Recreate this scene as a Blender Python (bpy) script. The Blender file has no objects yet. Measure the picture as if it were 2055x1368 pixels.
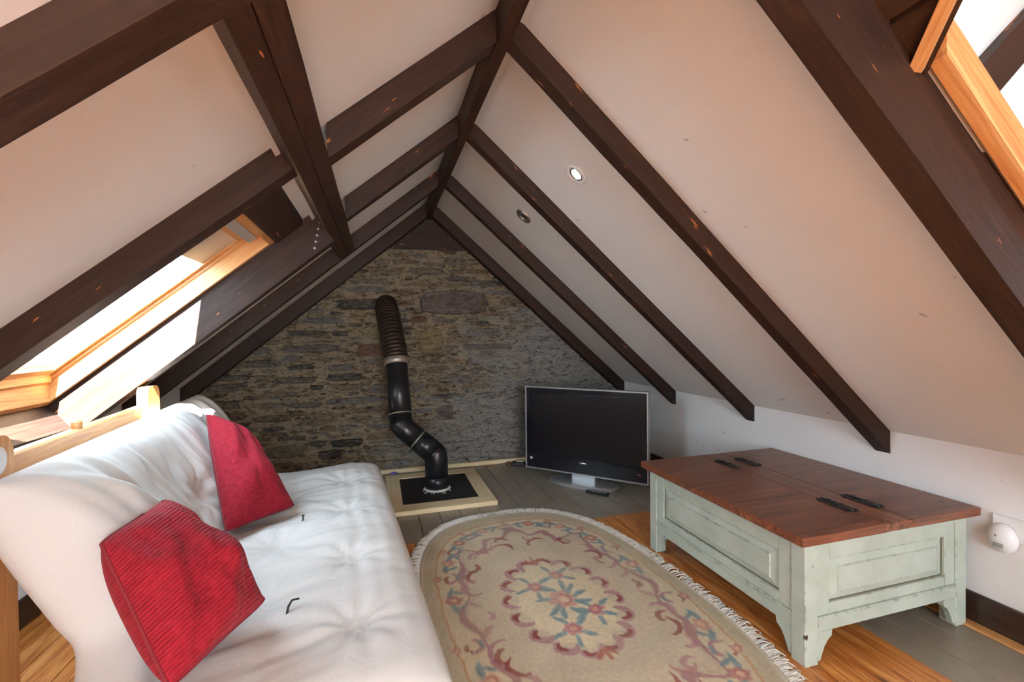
import bpy, bmesh, math, random
import numpy as np
from mathutils import Vector, Matrix, noise as mnoise
from math import sin, cos, tan, radians, pi, sqrt, atan2

random.seed(7)
rng = np.random.default_rng(7)
scene = bpy.context.scene
COL = scene.collection

# ------------------------------------------------------------------ camera
H = 1.15
F_PX = 916.25
YAW, PIT, ROL = radians(16.304), radians(-.899), radians(-.6813)
def cam_axes():
    a = Vector((sin(YAW), cos(YAW), 0)); r = Vector((cos(YAW), -sin(YAW), 0)); u = Vector((0, 0, 1))
    a, u = a*cos(PIT)+u*sin(PIT), u*cos(PIT)-a*sin(PIT)
    r, u = r*cos(ROL)+u*sin(ROL), u*cos(ROL)-r*sin(ROL)
    return r, u, a
CR, CU, CA = cam_axes()
cam_d = bpy.data.cameras.new('camera')
cam_d.sensor_width = 36; cam_d.sensor_fit = 'HORIZONTAL'
cam_d.lens = 36*F_PX/2055; cam_d.clip_start = .02; cam_d.clip_end = 200
cam = bpy.data.objects.new('camera', cam_d); COL.objects.link(cam)
cam.matrix_world = Matrix(((CR.x, CU.x, -CA.x, 0), (CR.y, CU.y, -CA.y, 0), (CR.z, CU.z, -CA.z, H), (0, 0, 0, 1)))
scene.camera = cam

# ------------------------------------------------------------------ world, sun, added window light, exposure
world = bpy.data.worlds.new('sky'); scene.world = world; world.use_nodes = True
bg = world.node_tree.nodes['Background']
bg.inputs[0].default_value = (.68, .84, 1.0, 1); bg.inputs[1].default_value = 22.0
SUN_DIR = Vector((-.126, 1, -.9)).normalized()
sd = bpy.data.lights.new('sun', 'SUN'); sd.energy = 450; sd.angle = radians(.6); sd.color = (1, .97, .93)
so = bpy.data.objects.new('sun', sd); COL.objects.link(so)
so.rotation_euler = SUN_DIR.to_track_quat('-Z', 'Y').to_euler(); so.location = (0, -4, 5)
def area(name, loc, direction, sx, sy, power, col, portal=False):
    d = bpy.data.lights.new(name, 'AREA'); d.shape = 'RECTANGLE'; d.size = sx; d.size_y = sy
    d.energy = power; d.color = col
    o = bpy.data.objects.new(name, d); COL.objects.link(o); o.location = loc
    o.rotation_euler = Vector(direction).to_track_quat('-Z', 'Z').to_euler()
    if portal: d.cycles.is_portal = True
    return o
# added room light outside an added window, behind the photographer
area('added_end_light', (.42, -2.36, 1.25), (0, 1, 0), 1.5, 1.3, 58, (1, .97, .91))
area('skylight_portal', (-.88, 1.94, 1.42), (.636, 0, -.771), .66, 1.05, 1, (1, 1, 1), True)
scene.view_settings.view_transform = 'Standard'; scene.view_settings.look = 'None'
scene.view_settings.exposure = -0.12; scene.view_settings.gamma = 1; scene.view_settings.use_curve_mapping = False
scene.cycles.max_bounces = 8; scene.cycles.diffuse_bounces = 5; scene.cycles.glossy_bounces = 3
scene.cycles.transparent_max_bounces = 8
scene.cycles.use_denoising = True
scene.cycles.sample_clamp_indirect = 6

# ------------------------------------------------------------------ helpers
def lin(r, g, b):
    f = lambda c: (c/255/12.92) if c/255 <= .04045 else ((c/255+.055)/1.055)**2.4
    return (f(r), f(g), f(b), 1)
def tag(o, label=None, cat=None, group=None, kind=None):
    if label: o['label'] = label
    if cat: o['category'] = cat
    if group: o['group'] = group
    if kind: o['kind'] = kind
    return o
def empty(name, loc=(0, 0, 0), rz=0.):
    o = bpy.data.objects.new(name, None); COL.objects.link(o); o.location = loc; o.rotation_euler = (0, 0, rz)
    o.empty_display_size = .05
    return o
def link(name, me, mat=None, parent=None, smooth=False):
    if mat: me.materials.append(mat)
    if smooth:
        for p in me.polygons: p.use_smooth = True
    o = bpy.data.objects.new(name, me); COL.objects.link(o)
    if parent: o.parent = parent
    return o
def obj(name, verts, faces, mat=None, parent=None, smooth=False, gc=None):
    me = bpy.data.meshes.new(name); me.from_pydata([tuple(v) for v in verts], [], faces); me.update()
    if gc is not None:
        at = me.attributes.new('gc', 'FLOAT_VECTOR', 'POINT')
        at.data.foreach_set('vector', np.array(gc, dtype=np.float32).ravel())
    return link(name, me, mat, parent, smooth)
def bmobj(name, bm, mat=None, parent=None, smooth=False, gc=None):
    bmesh.ops.recalc_face_normals(bm, faces=bm.faces[:])
    me = bpy.data.meshes.new(name)
    bm.to_mesh(me); bm.free()
    if gc is not None:
        at = me.attributes.new('gc', 'FLOAT_VECTOR', 'POINT')
        at.data.foreach_set('vector', np.array([gc(v.co) for v in me.vertices], dtype=np.float32).ravel())
    return link(name, me, mat, parent, smooth)
def bm_box(bm, x0, x1, y0, y1, z0, z1, bev=0., mat4=None):
    vs = [bm.verts.new(p) for p in ((x0,y0,z0),(x1,y0,z0),(x1,y1,z0),(x0,y1,z0),(x0,y0,z1),(x1,y0,z1),(x1,y1,z1),(x0,y1,z1))]
    fs = [bm.faces.new([vs[i] for i in f]) for f in ((0,3,2,1),(4,5,6,7),(0,1,5,4),(1,2,6,5),(2,3,7,6),(3,0,4,7))]
    out = vs
    if bev > 0:
        es = list({e for f in fs for e in f.edges})
        r = bmesh.ops.bevel(bm, geom=es, offset=bev, segments=1, affect='EDGES')
        out = list({v for f in r['faces'] for v in f.verts} | {v for v in vs if v.is_valid})
    if mat4 is not None: bmesh.ops.transform(bm, matrix=mat4, verts=[v for v in out if v.is_valid])
    return out
AX = {'x': (0,1,2), 'y': (1,0,2), 'z': (2,0,1)}
def box(name, x0, x1, y0, y1, z0, z1, mat, parent=None, bev=0., grain=None, off=None):
    bm = bmesh.new(); bm_box(bm, x0, x1, y0, y1, z0, z1, bev)
    g = None
    if grain:
        ax = AX[grain]; off = off or (random.random()*20, random.random()*7, random.random()*7)
        g = lambda c: (c[ax[0]]+off[0], c[ax[1]]+off[1], c[ax[2]]+off[2])
    return bmobj(name, bm, mat, parent, gc=g)
def beam(name, start4, end4, mat, parent=None, nseg=14, jit=.0025, seed=0):
    """timber: 4 corners at each end, cut into lengths whose corners wander a little"""
    s = [Vector(p) for p in start4]; e = [Vector(p) for p in end4]
    L = (sum(e, Vector())-sum(s, Vector())).length/4
    off = Vector((seed*3.7, seed*1.3, seed*2.1))
    c0 = sum(s, Vector())/4
    verts, gc, faces = [], [], []
    a1 = (s[1]-s[0]).normalized(); a2 = (s[3]-s[0]).normalized()
    for i in range(nseg+1):
        t = i/nseg
        for k in range(4):
            p = s[k].lerp(e[k], t)
            n = mnoise.noise_vector(Vector((t*L*3.1+seed*11.3, k*5.7, seed*2.9)))
            p = p + n*jit
            verts.append(p); q = s[k]-c0
            gc.append((t*L+off.x, q.dot(a1)+off.y, q.dot(a2)+off.z))
    for i in range(nseg):
        for k in range(4):
            a, b = i*4+k, i*4+(k+1) % 4
            faces.append((a, b, b+4, a+4))
    faces.append((3, 2, 1, 0)); n = nseg*4; faces.append((n, n+1, n+2, n+3))
    o = obj(name, verts, faces, mat, parent, gc=gc)
    bm = bmesh.new(); bm.from_mesh(o.data); bmesh.ops.recalc_face_normals(bm, faces=bm.faces[:]); bm.to_mesh(o.data); bm.free()
    return o
def tube(path, radii, nside=12, cap=True):
    """verts, faces of a tube along a path with a radius per point"""
    P = [Vector(p) for p in path]; V, Fc = [], []
    up = None
    for i, p in enumerate(P):
        d = (P[min(i+1, len(P)-1)]-P[max(i-1, 0)]).normalized()
        if up is None:
            up = d.orthogonal().normalized()
        up = (up-d*up.dot(d)).normalized(); w = d.cross(up)
        r = radii[i] if hasattr(radii, '__len__') else radii
        for k in range(nside):
            a = 2*pi*k/nside; V.append(p+up*cos(a)*r+w*sin(a)*r)
    for i in range(len(P)-1):
        for k in range(nside):
            a, b = i*nside+k, i*nside+(k+1) % nside
            Fc.append((a, b, b+nside, a+nside))
    if cap:
        Fc.append(tuple(range(nside))[::-1]); Fc.append(tuple(range((len(P)-1)*nside, len(P)*nside)))
    return V, Fc

# ------------------------------------------------------------------ materials
def newmat(name):
    m = bpy.data.materials.new(name); m.use_nodes = True
    nt = m.node_tree; b = nt.nodes['Principled BSDF']
    return m, nt, b
def N(nt, typ, **kw):
    n = nt.nodes.new(typ)
    for k, v in kw.items():
        if k.startswith('i_'):
            key = k[2:]; n.inputs[int(key) if key.isdigit() else key].default_value = v
        else: setattr(n, k, v)
    return n
def ramp(nt, stops):
    n = nt.nodes.new('ShaderNodeValToRGB'); cr = n.color_ramp
    while len(cr.elements) < len(stops): cr.elements.new(.5)
    for e, (p, c) in zip(cr.elements, stops): e.position = p; e.color = c
    return n
def coords(nt, attr=None, scale=(1, 1, 1), kind='Object'):
    if attr:
        s = N(nt, 'ShaderNodeAttribute', attribute_name=attr).outputs['Vector']
    elif kind == 'World':
        s = N(nt, 'ShaderNodeNewGeometry').outputs['Position']
    else:
        s = N(nt, 'ShaderNodeTexCoord').outputs[kind]
    mp = N(nt, 'ShaderNodeMapping'); mp.inputs['Scale'].default_value = scale
    nt.links.new(s, mp.inputs[0]); return mp.outputs[0]
def noise_tex(nt, vec, scale, detail=4, rough=.6, dist=0.):
    n = N(nt, 'ShaderNodeTexNoise'); n.inputs['Scale'].default_value = scale; n.inputs['Detail'].default_value = detail
    n.inputs['Roughness'].default_value = rough; n.inputs['Distortion'].default_value = dist
    nt.links.new(vec, n.inputs['Vector']); return n.outputs['Fac']
def bump(nt, b, h, strength, dist=.01, prev=None):
    n = N(nt, 'ShaderNodeBump'); n.inputs['Strength'].default_value = strength; n.inputs['Distance'].default_value = dist
    nt.links.new(h, n.inputs['Height'])
    if prev: nt.links.new(prev, n.inputs['Normal'])
    nt.links.new(n.outputs[0], b.inputs['Normal']); return n.outputs[0]
def mixc(nt, fac, a, b_, blend='MIX'):
    n = N(nt, 'ShaderNodeMix', data_type='RGBA', blend_type=blend)
    for s, i in ((fac, 0), (a, 6), (b_, 7)):
        if isinstance(s, (int, float, tuple)): n.inputs[i].default_value = s
        else: nt.links.new(s, n.inputs[i])
    return n.outputs[2]
def thr(nt, val, lo, hi):
    n = N(nt, 'ShaderNodeMapRange'); n.inputs[1].default_value = lo; n.inputs[2].default_value = hi
    nt.links.new(val, n.inputs[0]); return n.outputs[0]
def N_mul(nt, s, k):
    n = N(nt, 'ShaderNodeMath', operation='MULTIPLY'); nt.links.new(s, n.inputs[0]); n.inputs[1].default_value = k; return n.outputs[0]
def plain(name, col, rough=.5, metal=0., var=.0, vscale=8, bmp=0., bscale=200, emit=None, spec=None):
    m, nt, b = newmat(name)
    b.inputs['Base Color'].default_value = col; b.inputs['Roughness'].default_value = rough; b.inputs['Metallic'].default_value = metal
    if spec is not None: b.inputs['Specular IOR Level'].default_value = spec
    v = coords(nt)
    if var:
        f = noise_tex(nt, v, vscale, 5)
        d = tuple(c*(1-var) for c in col[:3])+(1,); l = tuple(min(1, c*(1+var)) for c in col[:3])+(1,)
        r = ramp(nt, [(.3, d), (.7, l)]); nt.links.new(f, r.inputs[0]); nt.links.new(r.outputs[0], b.inputs['Base Color'])
    if bmp: bump(nt, b, noise_tex(nt, v, bscale, 3), bmp, .002)
    if emit:
        b.inputs['Emission Color'].default_value = emit[0]; b.inputs['Emission Strength'].default_value = emit[1]
    return m
def wood(name, dark, mid, light, rough=.5, scale=1., chips=None, knots=False, bmp=.25):
    m, nt, b = newmat(name)
    v = coords(nt, 'gc', (2.2*scale, 34*scale, 34*scale))
    g = noise_tex(nt, v, 1.6, 6, .65, 1.2)
    v2 = coords(nt, 'gc', (1.1, 3.5, 3.5)); big = noise_tex(nt, v2, 1.3, 3, .5)
    r = ramp(nt, [(.36, dark), (.5, mid), (.66, light)]); nt.links.new(g, r.inputs[0])
    c = mixc(nt, N_mul(nt, thr(nt, big, .35, .65), .7), r.outputs[0], mid)
    if knots:
        v3 = coords(nt, 'gc', (2.6, 7.5, 7.5))
        vo = N(nt, 'ShaderNodeTexVoronoi', feature='F1'); vo.inputs['Scale'].default_value = 1.; nt.links.new(v3, vo.inputs['Vector'])
        k = thr(nt, vo.outputs['Distance'], .13, .05); c = mixc(nt, k, c, tuple(x*.35 for x in dark[:3])+(1,))
    if chips:
        v4 = coords(nt, 'gc', (9, 40, 40)); f = noise_tex(nt, v4, 1., 2, .5)
        c = mixc(nt, thr(nt, f, .715, .74), c, chips)
    nt.links.new(c, b.inputs['Base Color'])
    b.inputs['Roughness'].default_value = rough
    if dark[0] < .013: b.inputs['Specular IOR Level'].default_value = .22
    bump(nt, b, g, bmp, .003)
    return m

M = {}
def plaster(name, col, amt=.05):
    m, nt, b = newmat(name); v = coords(nt, kind='World')
    f = noise_tex(nt, v, 2.3, 5, .6); f2 = noise_tex(nt, v, 60, 4, .6)
    d = tuple(c*(1-amt) for c in col[:3])+(1,)
    r = ramp(nt, [(.3, d), (.65, col)]); nt.links.new(f, r.inputs[0])
    sp = noise_tex(nt, v, 19, 1, .4)
    c = mixc(nt, thr(nt, sp, .79, .83), r.outputs[0], tuple(x*.6 for x in col[:3])+(1,))
    nt.links.new(c, b.inputs['Base Color']); b.inputs['Roughness'].default_value = .55
    n1 = bump(nt, b, f2, .12, .004); f3 = noise_tex(nt, v, 3.5, 3, .5); bump(nt, b, f3, .35, .02, n1)
    return m
M['ceiling'] = plaster('white_painted_plaster', (.80, .80, .785, 1))
M['wallwhite'] = plaster('white_wall_paint', (.86, .875, .88, 1), .03)
M['beam'] = wood('dark_stained_oak', (.0075, .0034, .0021, 1), (.0150, .0070, .0046, 1), (.029, .0145, .0098, 1), .58, 1., chips=(.30, .115, .035, 1), bmp=.35)
M['pine'] = wood('varnished_pine', lin(168, 108, 58), lin(198, 144, 88), lin(220, 176, 122), .4, .8, knots=True, bmp=.08)
M['pinefloor'] = None
M['ply'] = wood('pale_plywood', lin(210, 184, 142), lin(226, 204, 164), lin(236, 219, 184), .5, .6, bmp=.05)
M['walnut'] = wood('stained_chest_top', lin(64, 36, 24), lin(106, 64, 44), lin(146, 94, 66), .34, .55, chips=(.02, .01, .006, 1), bmp=.12)
M['skirting'] = wood('dark_skirting', (.014, .008, .006, 1), (.03, .016, .012, 1), (.05, .028, .02, 1), .35, 1, bmp=.1)
M['chrome'] = plain('chrome', (.7, .7, .7, 1), .22, 1.)
M['silver'] = plain('silver_plastic', (.56, .58, .60, 1), .32, .75)
M['screen'] = plain('tv_screen', (.006, .006, .009, 1), .28, spec=.35)
M['bezel'] = plain('gloss_black_bezel', (.006, .007, .011, 1), .14)
M['black'] = plain('matt_black', (.012, .012, .014, 1), .5)
M['iron'] = plain('black_iron', (.018, .018, .02, 1), .42, .4, .3, 30, .4, 120)
M['whiteplastic'] = plain('white_plastic', (.82, .83, .84, 1), .35)
M['greyplastic'] = plain('grey_plastic', (.35, .37, .38, 1), .45)
M['thread'] = plain('black_thread', (.01, .01, .01, 1), .8)
M['cement'] = plain('white_cement', (.55, .52, .47, 1), .9, 0, .3, 30, .6, 90)

def floor_mat():
    m, nt, b = newmat('floor_board_pine_and_grey_paint')
    v = coords(nt, 'gc', (2., 26, 26)); g = noise_tex(nt, v, 1.5, 6, .62, 1.6)
    r = ramp(nt, [(.35, lin(140, 74, 28)), (.5, lin(184, 116, 56)), (.66, lin(210, 148, 84))]); nt.links.new(g, r.inputs[0])
    v3 = coords(nt, 'gc', (2.3, 8, 8)); vo = N(nt, 'ShaderNodeTexVoronoi', feature='F1'); vo.inputs['Scale'].default_value = 1.
    nt.links.new(v3, vo.inputs['Vector']); pine = mixc(nt, thr(nt, vo.outputs['Distance'], .13, .05), r.outputs[0], lin(70, 34, 16))
    wv = coords(nt, kind='World'); gn = noise_tex(nt, wv, 9, 4)
    gr = ramp(nt, [(.3, lin(128, 119, 106)), (.7, lin(144, 135, 121))]); nt.links.new(gn, gr.inputs[0])
    # painted border: beyond y = 2.56 along the gable, and x 1.78..2.16 along the low wall
    sx = N(nt, 'ShaderNodeSeparateXYZ'); nt.links.new(wv, sx.inputs[0])
    def gt(val, t):
        n = N(nt, 'ShaderNodeMath', operation='GREATER_THAN'); nt.links.new(val, n.inputs[0]); n.inputs[1].default_value = t; return n.outputs[0]
    mx = N(nt, 'ShaderNodeMath', operation='MAXIMUM'); nt.links.new(gt(sx.outputs[1], 2.56), mx.inputs[0]); nt.links.new(gt(sx.outputs[0], 1.779), mx.inputs[1])
    nt.links.new(mixc(nt, mx.outputs[0], pine, gr.outputs[0]), b.inputs['Base Color'])
    b.inputs['Roughness'].default_value = .34; bump(nt, b, g, .08, .002)
    return m
M['floor'] = floor_mat()

def fabric(name, col, amt=.06, scale=900):
    m, nt, b = newmat(name); v = coords(nt)
    f = noise_tex(nt, v, 5, 4); d = tuple(c*(1-amt) for c in col[:3])+(1,)
    r = ramp(nt, [(.3, d), (.7, col)]); nt.links.new(f, r.inputs[0]); nt.links.new(r.outputs[0], b.inputs['Base Color'])
    b.inputs['Roughness'].default_value = .9; b.inputs['Specular IOR Level'].default_value = .2
    n1 = bump(nt, b, noise_tex(nt, v, scale, 2), .15, .001)
    v2 = coords(nt, scale=(1, 1, 1)); bump(nt, b, noise_tex(nt, v2, 16, 4, .55, 1.5), .25, .008, n1)
    return m
M['cotton'] = fabric('white_cotton', (.62, .605, .58, 1), .03)
def corduroy():
    m, nt, b = newmat('red_corduroy'); v = coords(nt, 'gc')
    w = N(nt, 'ShaderNodeTexWave', wave_type='BANDS', bands_direction='Y'); w.inputs['Scale'].default_value = 36; w.inputs['Distortion'].default_value = .6
    w.inputs['Detail'].default_value = 1; nt.links.new(v, w.inputs['Vector'])
    f = noise_tex(nt, v, 60, 3)
    c = mixc(nt, w.outputs['Fac'], (.13, .004, .009, 1), (.26, .010, .022, 1))
    c = mixc(nt, thr(nt, f, .35, .75), c, (.28, .013, .028, 1)); nt.links.new(c, b.inputs['Base Color'])
    b.inputs['Roughness'].default_value = .85; b.inputs['Sheen Weight'].default_value = .08; b.inputs['Sheen Tint'].default_value = (1, .4, .45, 1)
    b.inputs['Specular IOR Level'].default_value = .15
    bump(nt, b, w.outputs['Fac'], .5, .003)
    return m
M['red'] = corduroy()
M['piping'] = plain('dark_red_seam', (.16, .006, .014, 1), .8)

def chest_paint():
    m, nt, b = newmat('distressed_sage_paint'); v = coords(nt)
    f = noise_tex(nt, v, 6, 5)
    r = ramp(nt, [(.35, lin(166, 180, 168)), (.65, lin(184, 197, 186))]); nt.links.new(f, r.inputs[0])
    ge = N(nt, 'ShaderNodeNewGeometry'); wn = noise_tex(nt, v, 26, 5, .7)
    v2 = coords(nt, scale=(1, 1, .35)); ch = noise_tex(nt, v2, 34, 3, .6)
    c = mixc(nt, thr(nt, ch, .735, .75), r.outputs[0], lin(52, 36, 26))
    be = N(nt, 'ShaderNodeBevel', samples=3); be.inputs['Radius'].default_value = .006
    dt = N(nt, 'ShaderNodeVectorMath', operation='DOT_PRODUCT'); nt.links.new(be.outputs[0], dt.inputs[0]); nt.links.new(ge.outputs['Normal'], dt.inputs[1])
    ed = thr(nt, dt.outputs['Value'], .985, .93)
    ml = N(nt, 'ShaderNodeMath', operation='MULTIPLY'); nt.links.new(ed, ml.inputs[0]); nt.links.new(thr(nt, wn, .50, .60), ml.inputs[1])
    c = mixc(nt, ml.outputs[0], c, lin(60, 44, 32)); nt.links.new(c, b.inputs['Base Color'])
    b.inputs['Roughness'].default_value = .5; bump(nt, b, f, .1, .002)
    return m
M['sage'] = chest_paint()
M['sagegroove'] = plain('drab_groove_line', lin(96, 90, 72), .7)

def stone_mat(name, stops, per_object=True, strength=1., crev=.85, skylimeamt=.8):
    m, nt, b = newmat(name); wv = coords(nt, kind='World'); st = coords(nt, kind='World', scale=(1, 1, 2.6))
    g = noise_tex(nt, st, 8, 8, .7, 1.2); fine = noise_tex(nt, st, 20, 7, .78, .9); big = noise_tex(nt, st, 3.2, 5, .6, .5)
    r = ramp(nt, stops)
    if per_object:
        oi = N(nt, 'ShaderNodeObjectInfo'); ad = N(nt, 'ShaderNodeMath', operation='MULTIPLY_ADD'); nt.links.new(g, ad.inputs[0]); ad.inputs[1].default_value = 1.1
        nt.links.new(N_mul(nt, oi.outputs['Random'], .9), ad.inputs[2]); sb = N(nt, 'ShaderNodeMath', operation='SUBTRACT'); nt.links.new(ad.outputs[0], sb.inputs[0]); sb.inputs[1].default_value = .5
        nt.links.new(sb.outputs[0], r.inputs[0])
    else: nt.links.new(g, r.inputs[0])
    # sky light painted in over limewash: greyer and paler low on the right
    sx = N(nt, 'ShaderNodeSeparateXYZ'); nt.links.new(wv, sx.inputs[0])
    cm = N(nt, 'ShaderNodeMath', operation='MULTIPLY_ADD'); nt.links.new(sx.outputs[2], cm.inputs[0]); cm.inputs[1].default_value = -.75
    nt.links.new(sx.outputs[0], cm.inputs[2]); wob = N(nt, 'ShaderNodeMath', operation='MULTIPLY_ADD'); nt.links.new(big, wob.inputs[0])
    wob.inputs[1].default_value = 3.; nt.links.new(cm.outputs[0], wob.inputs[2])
    skylime = thr(nt, wob.outputs[0], 1.35, 2.1)
    c = mixc(nt, N_mul(nt, skylime, skylimeamt), r.outputs[0], lin(196, 194, 190))
    lt = thr(nt, fine, .52, .66); c = mixc(nt, N_mul(nt, lt, .65*crev), c, lin(198, 184, 160))
    dk = thr(nt, fine, .485, .385); c = mixc(nt, N_mul(nt, dk, crev), c, (.016, .013, .010, 1))  # crevice shade painted into the colour to carry the relief
    rust = thr(nt, noise_tex(nt, st, 5.1, 4, .6, 2.), .60, .68); c = mixc(nt, N_mul(nt, rust, .6), c, lin(122, 88, 56))
    nt.links.new(c, b.inputs['Base Color']); b.inputs['Roughness'].default_value = .85; b.inputs['Specular IOR Level'].default_value = .25
    n1 = bump(nt, b, g, strength, .06); bump(nt, b, fine, strength, .03, n1)
    return m
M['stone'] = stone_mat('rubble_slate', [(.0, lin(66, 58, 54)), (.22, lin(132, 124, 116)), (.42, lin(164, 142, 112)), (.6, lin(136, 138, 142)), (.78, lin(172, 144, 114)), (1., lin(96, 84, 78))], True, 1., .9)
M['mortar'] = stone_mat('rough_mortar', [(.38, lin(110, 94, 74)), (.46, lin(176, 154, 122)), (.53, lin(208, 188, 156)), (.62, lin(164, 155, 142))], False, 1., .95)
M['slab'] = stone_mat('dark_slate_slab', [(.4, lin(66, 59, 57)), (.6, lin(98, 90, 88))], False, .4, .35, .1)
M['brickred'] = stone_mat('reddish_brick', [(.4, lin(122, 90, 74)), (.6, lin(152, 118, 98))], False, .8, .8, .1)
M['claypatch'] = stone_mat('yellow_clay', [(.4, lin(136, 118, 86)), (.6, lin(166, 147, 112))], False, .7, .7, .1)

def glass_mat():
    m = bpy.data.materials.new('window_glass'); m.use_nodes = True; nt = m.node_tree
    for n in list(nt.nodes):
        if n.type != 'OUTPUT_MATERIAL': nt.nodes.remove(n)
    out = nt.nodes['Material Output']
    t = N(nt, 'ShaderNodeBsdfTransparent'); t.inputs[0].default_value = (.95, .97, .97, 1)
    g = N(nt, 'ShaderNodeBsdfGlossy'); g.inputs['Roughness'].default_value = .02
    mx = N(nt, 'ShaderNodeMixShader'); mx.inputs[0].default_value = .05
    nt.links.new(t.outputs[0], mx.inputs[1]); nt.links.new(g.outputs[0], mx.inputs[2])
    nt.links.new(mx.outputs[0], out.inputs[0]); return m
M['glass'] = glass_mat()

# ------------------------------------------------------------------ room dimensions
XW, ZK = 2.231, .6865                 # right low wall and its height
TR, TL = tan(radians(41.36)), tan(radians(39.51))
XL = -1.39                            # left low wall
YG = 3.97                             # stone gable
YB = -2.3                             # far end behind the photographer
zR = lambda x: ZK+TR*(XW-x)
zL = lambda x, ref=2.267: ref+TL*(x-.42)
def slopebox(side, x0, x1, y0, y1, d0, d1):
    """corner points of a box lying along a roof slope; d0/d1 height offsets from the ceiling plane (or ref heights on the left)"""
    f = (lambda x, d: zR(x)+d) if side == 'R' else (lambda x, d: zL(x, d))
    q = lambda x: [(x, y0, f(x, d0)), (x, y1, f(x, d0)), (x, y1, f(x, d1)), (x, y0, f(x, d1))]
    return q(x0), q(x1)
def slope_slab(name, side, x0, x1, y0, y1, d0, d1, mat, parent=None):
    a, b = slopebox(side, x0, x1, y0, y1, d0, d1)
    f = [(3,2,1,0),(4,5,6,7)]+[(k, (k+1) % 4, (k+1) % 4+4, k+4) for k in range(4)]
    bm = bmesh.new(); vs = [bm.verts.new(p) for p in a+b]
    for q in f: bm.faces.new([vs[i] for i in q])
    return bmobj(name, bm, mat, parent)
def S(o): o['kind'] = 'structure'; return o

# ------------------------------------------------------------------ floor
floor = S(box('floor', XL-.1, XW+.1, YB-.1, YG+.15, -.12, -.022, M['black']))
BW = .1303
for i in range(-12, 17):
    x0 = .10+BW*i; x1 = x0+BW-.0035
    x0c, x1c = max(x0, XL), min(x1, XW)
    if x1c-x0c < .01: continue
    box('floor_board', x0c, x1c, YB, YG, -.021, 0, M['floor'], floor, bev=.0018, grain='y')
# ------------------------------------------------------------------ low walls
S(box('wall_right', XW, XW+.1, .66, YG+.1, 0, ZK+.06, M['wallwhite']))
S(box('wall_right.001', XW, XW+.1, YB, -.95, 0, ZK+.06, M['wallwhite']))
S(box('wall_right.002', XW, XW+.1, -.95, .66, 0, ZK+.06, M['wallwhite']))
S(box('wall_left', XL-.1, XL, YB, YG+.1, 0, zL(XL, 2.302)+.05, M['wallwhite']))
S(box('baseboard_right', XW-.018, XW, YB, YG-.02, .004, .118, M['skirting'], bev=.005, grain='y'))
S(box('baseboard_left', XL, XL+.018, YB, YG-.02, .004, .118, M['skirting'], bev=.005, grain='y'))
S(box('trim_1', 2.158, XW-.019, YB, YG-.03, .0005, .008, M['pine'], bev=.002, grain='y'))
trim2 = S(box('trim_2', XL+.02, XW-.02, YG-.075, YG-.035, .0005, .036, M['ply'], bev=.004, grain='x'))
# end wall behind the photographer with a big window opening added for light
we = S(empty('wall_near'))
def wpart(x0, x1, z0, z1): box('wall_panel', x0, x1, YB-.1, YB, z0, z1, M['wallwhite'], we)
wpart(XL, -.35, 0, .78); wpart(1.19, XW, 0, .66); wpart(-.35, 1.19, 0, .58); wpart(-.35, 1.19, 1.92, 2.0)
tri = [(XL, .78), (-.35, .78), (-.35, 1.63)]
for pts in ([(XL, .76), (-.35, .76), (-.35, 1.66)], [(1.19, .64), (XW, .64), (1.19, 1.62)], [(-.35, 1.63), (-.35, 1.92), (1.19, 1.92), (1.19, 1.60), (1.19, 1.92), (.42, 2.32)]):
    if len(pts) == 6: pts = [(-.05, 1.9), (.86, 1.9), (.42, 2.30)]
    v = [(x, YB, z) for x, z in pts]+[(x, YB-.1, z) for x, z in pts]
    obj('wall_panel', v, [(2, 1, 0), (3, 4, 5), (0, 1, 4, 3), (1, 2, 5, 4), (2, 0, 3, 5)], M['wallwhite'], we)
added_win2 = S(empty('added_window_2', (.42, YB-.05, .58)))  # added window, an opening for the added room light
for a in ((-.77, -.71, -.02, .02, 0, 1.34), (.71, .77, -.02, .02, 0, 1.34), (-.71, .71, -.02, .02, 0, .06), (-.71, .71, -.02, .02, 1.28, 1.34), (-.02, .02, -.018, .018, .06, 1.28)):
    box('window_frame', *a, M['whiteplastic'], added_win2, .004)
box('pane', -.71, .71, -.004, .004, .06, 1.28, M['glass'], added_win2)

# ------------------------------------------------------------------ ceilings
# right slope (dormer opening between y -.95 and .63, x > 1.07)
cr = S(slope_slab('ceiling_right', 'R', .38, XW+.1, .672, YG+.1, 0, .16, M['ceiling']))
slope_slab('ceiling_panel', 'R', .38, XW+.1, YB-.1, -.95, 0, .16, M['ceiling'], cr)
pr = [(.38, .672), (1.09, .672), (1.082, .661), (.60, 0), (.60, -.95), (.38, -.95)]
bm = bmesh.new(); vs = [bm.verts.new((x, y, zR(x)+d)) for d in (0, .12) for x, y in pr]
for f in [tuple(range(6)), tuple(range(6, 12))[::-1]]+[(k, (k+1) % 6, (k+1) % 6+6, k+6) for k in range(6)]: bm.faces.new([vs[i] for i in f])
bmobj('ceiling_panel', bm, M['ceiling'], cr)
cl = S(slope_slab('ceiling_left', 'L', -.285, .46, .661, YG+.1, 2.267, 2.43, M['ceiling']))
OX0, OX1, OY0, OY1 = -1.285, -.44, 1.60, 2.275      # skylight opening
REF = 2.302
slope_slab('ceiling_panel', 'L', XL-.1, -.285, .661, OY0-.02, REF, 2.43, M['ceiling'], cl)
slope_slab('ceiling_panel', 'L', XL-.1, -.285, OY1+.02, YG+.1, REF-.03, 2.43, M['ceiling'], cl)
slope_slab('ceiling_panel', 'L', OX1+.02, -.285, OY0-.02, OY1+.02, REF, 2.43, M['ceiling'], cl)
slope_slab('ceiling_panel', 'L', XL-.1, OX0-.02, OY0-.02, OY1+.02, REF, 2.43, M['ceiling'], cl)
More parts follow.
